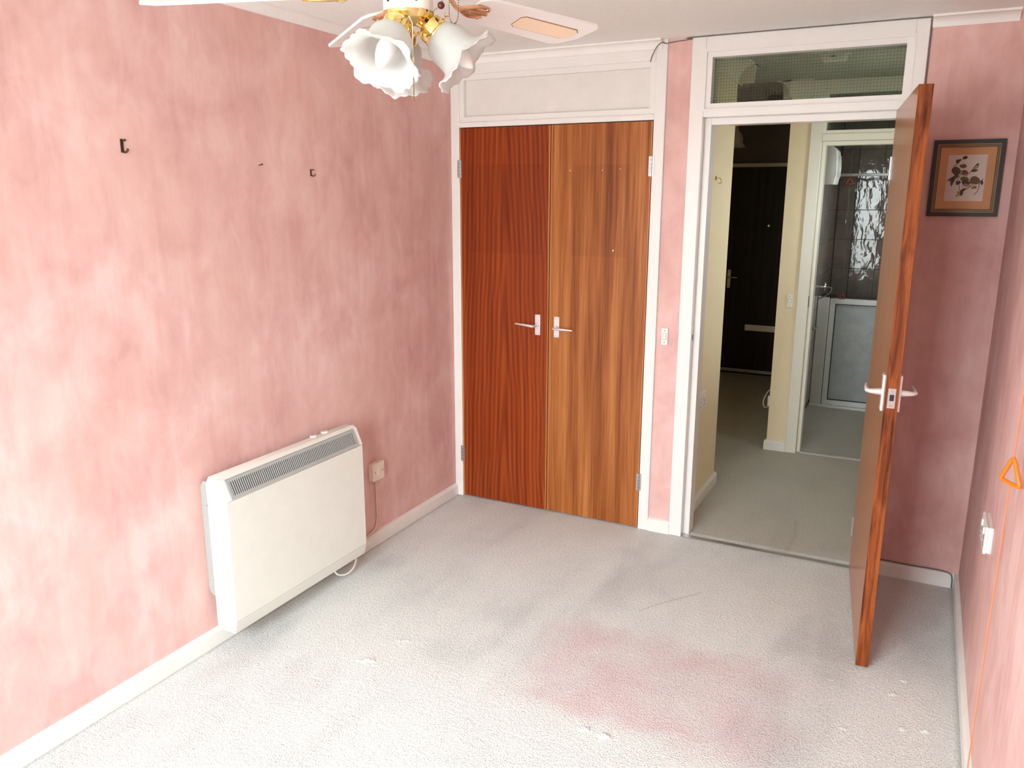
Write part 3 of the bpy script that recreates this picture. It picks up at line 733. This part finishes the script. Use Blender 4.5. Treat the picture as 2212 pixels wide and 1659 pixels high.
ink('printed_leaf', [(890, 950), (935, 915), (985, 920), (975, 955), (920, 972)], 'ink_leaf')
ink('printed_leaf', [(905, 955), (940, 935), (960, 950), (925, 968)], 'ink_yellow')
ink('printed_leaf', [(715, 1000), (770, 955), (830, 960), (770, 1010), (765, 1060), (720, 1085), (705, 1040)], 'ink_leaf_dark')
ink('printed_leaf', [(668, 1040), (690, 995), (725, 1010), (722, 1060), (690, 1080)], 'ink_yellow')
ink('printed_leaf', [(645, 1070), (690, 1075), (680, 1090), (650, 1085)], 'ink_leaf_dark')
ink('printed_leaf', [(650, 900), (660, 845), (710, 830), (735, 860), (700, 895)], 'ink_leaf_dark')
ink('printed_mouse', ell(655, 670, 78, 60, .35, k=.05), 'ink_mouse')
ink('printed_mouse', [(600, 700), (700, 720), (690, 770), (655, 800), (630, 750)], 'ink_mouse')
ink('printed_mouse', ell(785, 705, 58, 46, .25), 'ink_mouse_red')
ink('printed_ear', ell(735, 700, 18, 24, 0), 'ink_pale')
ink('printed_ear', [(770, 680), (785, 655), (805, 685)], 'ink_mouse')
ink('printed_muzzle', ell(800, 742, 36, 20, .1), 'ink_pale')
ink('printed_eye', ell(793, 722, 9, 9), 'black')
ink('printed_mouse', ell(950, 830, 82, 68, .2, k=.05), 'ink_mouse_red')
ink('printed_mouse', ell(815, 860, 70, 52, .1), 'ink_mouse')
ink('printed_ear', ell(862, 832, 20, 22), 'ink_pale')
ink('printed_muzzle', ell(810, 905, 52, 28, .05), 'ink_pale')
ink('printed_eye', ell(778, 885, 9, 9), 'black')
ink('printed_eye', ell(828, 888, 9, 9), 'black')
ink('printed_paw', strokeq([(850, 930), (900, 905), (940, 880)], 8), 'ink_pale')
box('picture_glass', PX0+.026, PX1-.026, -.0108, -.0100, PZ0+.026, PZ1-.026, 'window_glass', t)

# ------------------------------------------------------------------ carpet tufts (raised dents left by furniture)
def tuft(x, y, lx, ly, h, rot, seed):
    rnd = random.Random(seed); b = MB(); n = 14; vs = {}
    for i in range(n+1):
        for j in range(n+1):
            u, v_ = i/n*2-1, j/n*2-1; r = max(abs(u), abs(v_))
            e = max(0, 1-u*u)**.6*max(0, 1-v_*v_)**.6
            z = h*e*(.75+.25*math.sin(u*7+seed)*math.cos(v_*4))-.0006 + (rnd.uniform(-.0005, .0007) if e > 0 else 0)
            px, py = u*lx, v_*ly
            vs[i, j] = b.bm.verts.new((x+px*math.cos(rot)-py*math.sin(rot), y+px*math.sin(rot)+py*math.cos(rot), z))
    for i in range(n):
        for j in range(n): b.bm.faces.new((vs[i, j], vs[i+1, j], vs[i+1, j+1], vs[i, j+1]))
    return b
floor_o = bpy.data.objects['floor']
for k, (x, y, lx, ly, h, r) in enumerate(((1.425, -1.62, .022, .012, .010, .5), (1.495, -1.622, .020, .014, .011, .5), (.585, -1.612, .024, .013, .010, .3), (.555, -1.63, .014, .008, .006, .5), (.628, -1.438, .017, .008, .005, .4),
        (.60, -1.45, .014, .008, .004, .2), (2.325, -.865, .014, .010, .006, 1), (2.29, -.97, .018, .009, .006, .6), (2.389, -1.138, .016, .010, .007, 0), (2.326, -1.16, .013, .009, .005, .3), (2.156, -1.242, .014, .009, .004, .2), (2.094, -.974, .013, .009, .004, .6))):
    o = tuft(x, y, lx, ly, h, r, k).build('carpet_tuft', 'carpet', floor_o, True)

# ------------------------------------------------------------------ ceiling fan with three-lamp light kit
FX, FY, FZ = 1.2058, -2.1843, 2.0636
fan = thing('ceiling_fan', (FX, FY, 1.85), 'white and brass ceiling fan with cane-inset blades and frilled glass lamps', 'ceiling fan')
MB().lathe([(0, H-.0005), (.065, H-.0005), (.065, H-.02), (.05, H-.05), (.02, H-.06), (0, H-.06)], (FX, FY, 0), n=32).build('ceiling_canopy', 'fan_body', fan, True, auto=.6)
MB().tube([(FX, FY, H-.055), (FX, FY, 2.19)], .0135, 14).build('down_rod', 'brass', fan, True)
MB().lathe([(0, 2.20), (.05, 2.198), (.095, 2.18), (.105, 2.15), (.105, 2.11), (.09, 2.085), (.06, 2.08), (0, 2.08)], (FX, FY, 0), n=40).build('motor_housing', 'fan_body', fan, True, auto=.5)
MB().lathe([(.1055, 2.105), (.109, 2.103), (.109, 2.098), (.1, 2.094)], (FX, FY, 0), n=40).build('brass_band', 'brass', fan, True)
sw = MB().lathe([(0, 2.082), (.052, 2.082), (.0525, 2.024), (.050, 2.021), (0, 2.021)], (FX, FY, 0), n=36).build('switch_housing', 'fan_body', fan, True, auto=.5)
MB().lathe([(.0505, 2.0235), (.0545, 2.022), (.0545, 2.016), (.049, 2.008), (.036, 2.003), (.022, 2.0), (.010, 1.996), (0, 1.995)], (FX, FY, 0), n=36).build('brass_cap', 'brass', sw, True, auto=.5)
vd = Vector((2.2348-FX, -3.7289-FY, 0)).normalized()
for da in (.32, -.9, 2.2):
    a_ = math.atan2(vd.y, vd.x)+da; c_ = Vector((FX+.0522*math.cos(a_), FY+.0522*math.sin(a_), 2.040))
    MB().lathe([(0, 0), (.0042, 0), (.0034, .002), (0, .0022)], c_, (math.cos(a_), math.sin(a_), 0), 10).build('screw', 'hook_brown', sw)
def blade_fn(th, ph, dr):
    a = Vector((math.cos(th)*math.cos(dr), math.sin(th)*math.cos(dr), -math.sin(dr))); bb = Vector((-math.sin(th), math.cos(th), 0))
    nn = a.cross(bb); bt = bb*math.cos(ph)-nn*math.sin(ph); nrm = a.cross(bt).normalized()
    h0 = Vector((FX, FY, FZ))
    return lambda r, s_, q=0: h0+a*r+bt*s_+nrm*q
def slab(b, f, outline, q0, q1):
    A = [b.bm.verts.new(f(r, s_, q0)) for r, s_ in outline]; B = [b.bm.verts.new(f(r, s_, q1)) for r, s_ in outline]; n = len(A)
    b.bm.faces.new(A); b.bm.faces.new(B[::-1])
    for i in range(n): b.bm.faces.new((A[i], A[(i+1) % n], B[(i+1) % n], B[i]))
for k in range(5):
    th = 1.2243+k*2*PI/5; dr = .0348+(0, .0043, .033, .01, .0)[k]; f = blade_fn(th, .2864, dr)
    R0, R1, w0, w1 = .175, .552, .050, .061
    out = [(R0, -w0*.7), (R0+.02, -w0), (R1-.045, -w1), (R1, -w1*.62), (R1, w1*.28), (R1-.03, w1*.9), (R1-.05, w1), (R0+.02, w0), (R0, w0*.7)]
    out = [(R0, -w0*.7), (R0+.02, -w0), (R1-.012, -w1), (R1, -w1*.80), (R1-.012, w1*.25), (R1-.050, w1*.93), (R1-.065, w1), (R0+.02, w0), (R0, w0*.7)]
    b = MB(); slab(b, f, out, -.003, .003); bl = b.build('blade', 'fan_white', fan)
    c0, c1, cw = .315, .505, .024
    cane = [(c0, -cw*.7), (c0+.012, -cw), (c1-.006, -cw), (c1+.008, -cw*.55), (c1+.004, cw*.5), (c1-.018, cw), (c0+.012, cw), (c0, cw*.7)]
    ctr = ((c0+c1)/2, 0)
    big = [(ctr[0]+(r-ctr[0])*1.018, s_*1.09) for r, s_ in cane]
    b = MB(); slab(b, f, big, -.0042, -.0025); b.build('cane_border', 'cane_edge', bl)
    b = MB(); slab(b, f, cane, -.0050, -.0035); b.build('cane_inset', 'cane', bl)
    # blade iron: arm from the motor, forked plate below the blade root
    b = MB()
    hub = Vector((FX, FY, 2.088)); dirv = Vector((math.cos(th), math.sin(th), 0))
    b.tube(smooth_path([hub+dirv*.07, hub+dirv*.10+Vector((0, 0, -.004)), f(.130, 0, -.008), f(.16, 0, -.0065), f(.185, 0, -.0055)], 5), .0055, 8)
    for s_ in (-1, 1):
        b.tube(smooth_path([f(.14, 0, -.008), f(.158, s_*.012, -.0075), f(.180, s_*.021, -.0065), f(.205, s_*.019, -.005), f(.214, s_*.012, -.005)], 5), [.0045]*20+[.0035], 8)
    b.tube(smooth_path([f(.165, 0, -.007), f(.195, 0, -.006), f(.220, 0, -.005)], 5), [.0055]*10+[.003], 8)
    iron = b.build('blade_iron', 'bronze_iron' if k in (0, 1) else 'brass', fan, True)
    for r, s_ in ((.205, -.019), (.205, .019), (.216, 0)):
        MB().lathe([(0, 0), (.0045, 0), (.0035, .002), (0, .0025)], f(r, s_, -.008), f(0, 0, -1)-f(0, 0, 0), 10).build('screw', 'brass', iron)
# lamps
for k, az in enumerate((-88, 22, 138)):
    a_ = math.radians(az); dh = Vector((math.cos(a_), math.sin(a_), 0)); tilt = math.radians((38, 48, 40)[k])
    ax = dh*math.sin(tilt)+Vector((0, 0, -math.cos(tilt)))
    c0 = Vector((FX, FY, 1.998))+dh*.040
    MB().tube([Vector((FX, FY, 2.010))+dh*.012, Vector((FX, FY, 2.000))+dh*.030, c0+ax*.006], .010, 10).build('lamp_arm', 'brass', fan, True)
    col = MB().lathe([(.010, -.008), (.018, -.004), (.0285, .004), (.0305, .010), (.0305, .024), (.0325, .027), (.0325, .031), (.029, .031)], c0, ax, 28).build('lamp_collar', 'brass', fan, True, auto=.4)
    for j in range(3):
        t_ = 2*PI*j/3+.5; o1 = ax.orthogonal().normalized(); o2 = ax.cross(o1); rd = o1*math.cos(t_)+o2*math.sin(t_)
        MB().tube([c0+ax*.018+rd*.029, c0+ax*.018+rd*.041], .0022, 8).build('thumb_screw', 'bronze_iron', col, True)
        MB().tube([c0+ax*.018+rd*.040, c0+ax*.018+rd*.043], .0048, 10).build('thumb_screw', 'brass', col, True)
    rnd = random.Random(k)
    def ruf(r, h, t_, i, k=k):
        u = max(0, (i-8)/7.0)
        return (r+u*u*(.0035*math.sin(6*t_+k)+.0019*math.sin(22*t_+1)), h+u*u*(.0055*math.sin(5*t_+.6+k)+.0026*math.sin(11*t_+k*2)+.0012*math.sin(22*t_)))
    prof = [(.030, .014), (.031, .022), (.036, .028), (.043, .036), (.049, .046), (.0525, .058), (.0535, .070), (.0535, .080), (.0535, .090), (.0545, .100), (.0575, .109), (.062, .117), (.069, .123), (.078, .128), (.086, .131), (.092, .133)]
    prof = [(r*.86, .006+h*.81) for r, h in prof]
    sh = MB().lathe(prof, c0, ax, 132, ruf).build('glass_shade', 'frosted_glass', fan, True)
    sm = sh.modifiers.new('thickness', 'SOLIDIFY'); sm.thickness = .0022; sm.offset = 0
    MB().lathe([(.0001, .012), (.0125, .012), (.0125, .040), (.015, .048), (.020, .064), (.021, .080), (.018, .099), (.011, .117), (.005, .127), (.0001, .130)], c0, ax, 20).build('bulb', 'bulb_white', fan, True, auto=1.0)
# pull chains
def beads(par, pts, r, step, mat):
    P = [Vector(p) for p in pts]; b = MB(); acc = 0
    for a, c in zip(P, P[1:]):
        n = max(1, int((c-a).length/step))
        for i in range(n):
            q = a+(c-a)*i/n; mt = Matrix.Translation(q)
            bmesh.ops.create_icosphere(b.bm, subdivisions=1, radius=r, matrix=mt)
    o = b.build('bead_chain', mat, par, True); return o
ld = Vector((-rt.x, -rt.y, 0)); nd = vd
base = Vector((FX, FY, 2.0))+nd*.082+rt*.007
ch = MB().tube([Vector((FX, FY, 2.006))+nd*.052, base+Vector((0, 0, -.012)), base+Vector((0, 0, -.078))], .0009, 6).build('pull_chain', 'fan_body', fan)
MB().tube([base+Vector((0, 0, -.078)), base+Vector((0, 0, -.092))], .0028, 8).build('chain_ferrule', 'brass', ch, True)
o = beads(ch, [base+Vector((0, 0, -.092)), base+Vector((0, 0, -.165))], .0017, .0036, 'chain_bronze'); o['kind'] = 'stuff'
b2 = Vector((FX, FY, 2.050))+rt*.054+nd*.01
p1 = [b2, b2+rt*.02+Vector((0, 0, -.004)), b2+rt*.040+Vector((0, 0, .012))]
o = beads(sw, smooth_path([Vector((FX, FY, 2.02))+rt*.050+nd*.02, Vector((FX, FY, 2.035))+rt*.066+nd*.02, Vector((FX, FY, 2.065))+rt*.086+nd*.02], 5), .0015, .0034, 'chain_bronze'); o['kind'] = 'stuff'
lo = Vector((FX, FY, 0))+rt*.094+nd*.03
o = beads(sw, smooth_path([lo+rt*-.008+Vector((0, 0, 2.06)), lo+rt*-.009+Vector((0, 0, 2.01)), lo+Vector((0, 0, 1.995)), lo+rt*.009+Vector((0, 0, 2.01)), lo+rt*.010+Vector((0, 0, 2.06))], 6), .0015, .0034, 'chain_bronze'); o['kind'] = 'stuff'
b = MB(); bmesh.ops.create_uvsphere(b.bm, u_segments=20, v_segments=14, radius=.0075, matrix=Matrix.Translation(Vector((FX, FY, 2.031))+rt*.068+nd*.03))
b.build('pull_bead', 'bead_dark', sw, True)

# ------------------------------------------------------------------ hall
HD = HB-.055
# front door
d = thing('door_2', (.955, HD, 0)); struct(d, 'very dark wooden front door with letter plate at the end of the hall'); d['category'] = 'door'
box('door_leaf', .572, 1.335, HD-.012, HD+.032, .006, 1.903, 'dark_door', d)
h_ = box('handle', .599, .630, HD-.018, HD-.012, .812, .982, 'aluminium', d, .002)
MB().tube([(.614, HD-.018, .915), (.614, HD-.055, .915), (.622, HD-.062, .915), (.70, HD-.062, .913)], [.009, .008, .007, .004], 10).build('lever', 'aluminium', h_, True, auto=.9)
for zz in (.824, .97): MB().lathe([(0, 0), (.004, 0), (0, .0015)], (.614, HD-.018, zz), (0, -1, 0), 10).build('screw', 'steel', h_)
lp = box('letter_plate', .79, 1.10, HD-.016, HD-.012, .422, .478, 'aluminium', d, .001)
box('letter_flap', .80, 1.09, HD-.019, HD-.015, .432, .468, 'aluminium', lp, .001)
MB().lathe([(.003, 0), (.011, 0), (.011, .004), (.003, .003)], (.943, HD-.012, 1.389), (0, -1, 0), 16).build('spy_hole', 'brass', d, True, auto=.6)
box('weather_bar', .572, 1.335, HD-.03, HD-.012, .022, .05, 'steel', d, .003)
t = thing('trim_2', (.95, HD, 0)); struct(t, 'dim painted frame around the dark front door')
box('jamb', .54, .572, HD-.016, HD+.05, 0, 1.935, 'shaded_panel', t, .002); box('jamb', 1.335, 1.36, HD-.016, HD+.05, 0, 1.935, 'shaded_panel', t, .002)
box('frame_head', .54, 1.36, HD-.02, HD+.05, 1.905, 1.937, 'hall_frame', t, .002)

# bathroom door frame with fanlight
t = thing('trim_3', (1.98, 1.66, 0)); struct(t, 'cream painted full-height bathroom door frame with glazed fanlight')
box('stile', 1.536, 1.604, 1.645, 1.775, 0, H-.0005, 'hall_frame', t, .003)
box('stile', 2.352, 2.42, 1.645, 1.775, 0, H-.0005, 'hall_frame', t, .003)
box('door_stop', 1.604, 1.626, 1.69, 1.775, 0, 1.972, 'hall_frame', t, .002)
box('door_stop', 2.33, 2.352, 1.69, 1.775, 0, 1.972, 'hall_frame', t, .002)
box('door_stop', 1.626, 2.33, 1.69, 1.775, 1.948, 1.972, 'hall_frame', t, .002)
box('transom_rail', 1.604, 2.352, 1.645, 1.775, 1.972, 2.014, 'hall_frame', t, .003)
box('head', 1.604, 2.352, 1.645, 1.775, 2.262, H-.0005, 'hall_frame', t, .003)
MB().frame(1.604, 2.352, 2.014, 2.262, 0, .02, 1.655, 1.775).build('fanlight_frame', 'hall_frame', t)
wired_pane(t, 1.624, 2.332, 2.034, 2.242, 1.70)
sp = box('strike_plate', 1.6035, 1.6055, 1.655, 1.68, .965, 1.035, 'hook_brown', t)

# smoke alarm, ceiling fitting, tulip lamp in the hall
t = thing('smoke_alarm', (1.745, .66, H-.045), 'white square smoke alarm on the hall ceiling', 'smoke alarm')
box('base', 1.675, 1.815, .59, .73, H-.008, H-.0005, 'plastic_aged', t, .003)
box('cover', 1.69, 1.80, .605, .715, H-.042, H-.008, 'plastic_white', t, .010)
box('test_button', 1.735, 1.755, .603, .609, H-.030, H-.024, 'cable_grey', t, .001)
t = thing('ceiling_light', (1.27, 2.35, H-.06), 'dark round ceiling light in the dim hall', 'ceiling light')
MB().lathe([(0, 0), (.12, 0), (.12, -.012), (.105, -.02), (0, -.02)], (1.27, 2.35, H-.0005), n=32).build('base', 'fitting_smoke', t, True, auto=.5)
MB().lathe([(.10, -.02), (.098, -.035), (.08, -.052), (.045, -.06), (0, -.062)], (1.27, 2.35, H), n=32).build('diffuser', 'fitting_smoke', t, True)
t = thing('pendant_lamp', (.80, 3.0, 1.98), 'dim frilled glass pendant lamp near the front door', 'lamp')
MB().tube([(.80, 3.0, H-.001), (.80, 3.0, 2.16)], .004, 8).build('flex', 'cable_grey', t)
MB().lathe([(.02, .18), (.024, .15), (.05, .12), (.06, .085), (.055, .06), (.068, .035), (.082, .025)], (.80, 3.0, 2.0), n=48, fn=lambda r, h, a, i: (r+(.005*math.sin(8*a) if i > 4 else 0), h)).build('glass_shade', 'frosted_glass', t, True)
MB().lathe([(.02, .165), (.026, .165), (.026, .185), (0, .19)], (.80, 3.0, 2.0), n=20).build('collar', 'bronze_iron', t, True, auto=.5)
t = thing('phone_point', (1.39, 1.80, .26), 'small white phone socket with looped cord on the side of the hall pier', 'socket')
box('socket_box', 1.386, 1.414, 1.76, 1.84, .27, .34, 'plastic_white', t, .003)
MB().tube(smooth_path([(1.398, 1.80, .90), (1.405, 1.80, .55), (1.40, 1.79, .40), (1.382, 1.75, .365), (1.366, 1.72, .31), (1.372, 1.74, .265), (1.392, 1.79, .262), (1.40, 1.80, .275)], 6), .0042, 8).build('cord', 'cable_cream', t, True)

# ------------------------------------------------------------------ bathroom
BL, BY = 1.50, 3.88
TW, TH, GAP = .2, .2475, .003
def tile_mesh():
    b = MB(); b.box(-(TW-GAP)/2, (TW-GAP)/2, -.006, 0, -(TH-GAP)/2, (TH-GAP)/2, .0015)
    bm = b.bm; me = bpy.data.meshes.new('tile'); bmesh.ops.recalc_face_normals(bm, faces=bm.faces); bm.to_mesh(me); bm.free(); me.materials.append(MATS['tile_glaze'])
    for p in me.polygons: p.use_smooth = False
    return me
TM = tile_mesh()
wb = struct(box('wall_bathroom_back', BL, W+.02, BY, BY+.1, 0, H, 'tile_grout'), 'grey glossy tiled wall at the far end of the bathroom')
wl = struct(box('wall_bathroom_left', BL, BL+.008, 1.776, BY, 0, H, 'tile_grout'), 'grey glossy tiled wall on the left of the bathroom')
def put_tile(par, loc, rz):
    o = bpy.data.objects.new('tile', TM); COL.objects.link(o); o.parent = par
    o.location = Vector(loc)-OFF[par.name]; o.rotation_euler = (random.uniform(-.003, .003), 0, rz+(.026 if rz == 0 else 0)+random.uniform(-.003, .003))
for i in range(1, 5):
    for j in range(9):
        z = .0525+TH*(j+.5)
        if z+TH/2 <= H: put_tile(wb, (1.655+TW*(i-.5), BY-.002, z), 0)
for j in range(9):
    z = .0525+TH*(j+.5)
    if z+TH/2 > H: continue
    for i in range(10):
        put_tile(wl, (BL+.008, BY-.11-TW*i, z), PI/2)
# slim filler tiles in the corner
for j in range(9):
    z = .0525+TH*(j+.5)
    if z+TH/2 > H: continue
    o = bpy.data.objects.new('tile', TM); COL.objects.link(o); o.parent = wb; o.location = Vector((1.584, BY, z))-OFF[wb.name]; o.scale = (.68, 1, 1)
# shower
t = thing('shower_enclosure', (2.0, 3.05, 0), 'half-height white framed shower door with obscured grey panel', 'shower screen')
box('post', 1.516, 1.602, 3.02, 3.06, .02, .884, 'shower_white', t, .004)
box('corner_cap', 1.541, 1.648, 3.015, 3.065, .884, .90, 'rubber_black', t, .003)
box('seal', 1.602, 1.607, 3.025, 3.055, .02, .884, 'rubber_black', t)
dr = MB().frame(1.607, 2.40, .022, .872, 0, .040, 3.025, 3.055).build('door_frame', 'shower_white', t)
MB().frame(1.647, 2.36, .062, .832, 0, .006, 3.022, 3.054).build('glazing_seal', 'rubber_black', dr)
box('door_panel', 1.65, 2.357, 3.036, 3.044, .066, .828, 'shower_pane', dr)
t = MB().box(1.512, 2.50, 3.0, 3.86, .0, .02, .004).build('shower_tray', 'shower_white', None)
tag(t, 'low white shower tray under the half-height shower door', 'shower tray')
t = MB().tube([(1.516, 3.03, 1.806), (2.52, 3.03, 1.806)], .011, 10).build('curtain_rail', 'shower_white', None, True)
tag(t, 'white shower curtain rail across the bathroom', 'rail')
t = thing('wall_heater', (1.56, 3.0, 1.72), 'white curved wall heater mounted high on the bathroom tiles', 'heater')
MB().prism([(1.516, 1.73), (1.60, 1.73), (1.612, 1.80), (1.612, 1.90), (1.60, 1.965), (1.57, 1.995), (1.516, 2.0)], 'y', 2.55, 2.85, .006).build('case', 'plastic_white', t, True, auto=.6)
b = MB()
for k in range(4): b.tube([(1.616+.001*k, 2.60+.05*k, 1.78), (1.622, 2.60+.05*k, 1.85), (1.616, 2.60+.05*k, 1.93)], .003, 6)
b.build('guard', 'shower_white', t, True)
# shower valve and hose
t = thing('shower_valve', (1.516, 2.77, .98), 'chrome cross-head shower valve on the bathroom tiles', 'tap')
MB().tube([(1.514, 2.75, .986), (1.60, 2.76, .986)], .009, 10).build('body', 'chrome', t, True)
MB().tube([(1.585, 2.76, .955), (1.585, 2.76, 1.02)], .006, 8).build('cross_handle', 'chrome', t, True)
MB().tube(smooth_path([(1.60, 2.76, .985), (1.63, 2.77, .975), (1.61, 2.77, .93), (1.55, 2.76, .895)], 5), .0045, 8).build('hose', 'cable_grey', t, True)
t = thing('basin_tap', (1.53, 2.6, .62), 'chrome lever tap low on the left bathroom wall', 'tap')
MB().tube([(1.514, 2.72, .672), (1.56, 2.72, .672)], .012, 10).build('body', 'chrome', t, True)
box('lever', 1.545, 1.565, 2.66, 2.78, .668, .680, 'chrome', t, .003)
t = thing('pull_cord', (1.665, 3.0, .86), 'red cord with two triangular handles hanging in front of the shower', 'pull cord')
MB().tube([(1.668, 3.0, H-.001), (1.668, 3.0, 1.80)], .0014, 6).build('cord', 'fitting_smoke', t)
MB().tube([(1.668, 3.0, 1.73), (1.690, 3.0, .92)], .0014, 6).build('cord', 'fitting_smoke', t)
tri_handle(t, (1.668, 3.0, 1.757), .05, (1, 0, 0), 'red_plastic', .004)
tri_handle(t, (1.690, 3.0, .893), .042, (1, 0, 0), 'red_plastic', .004)
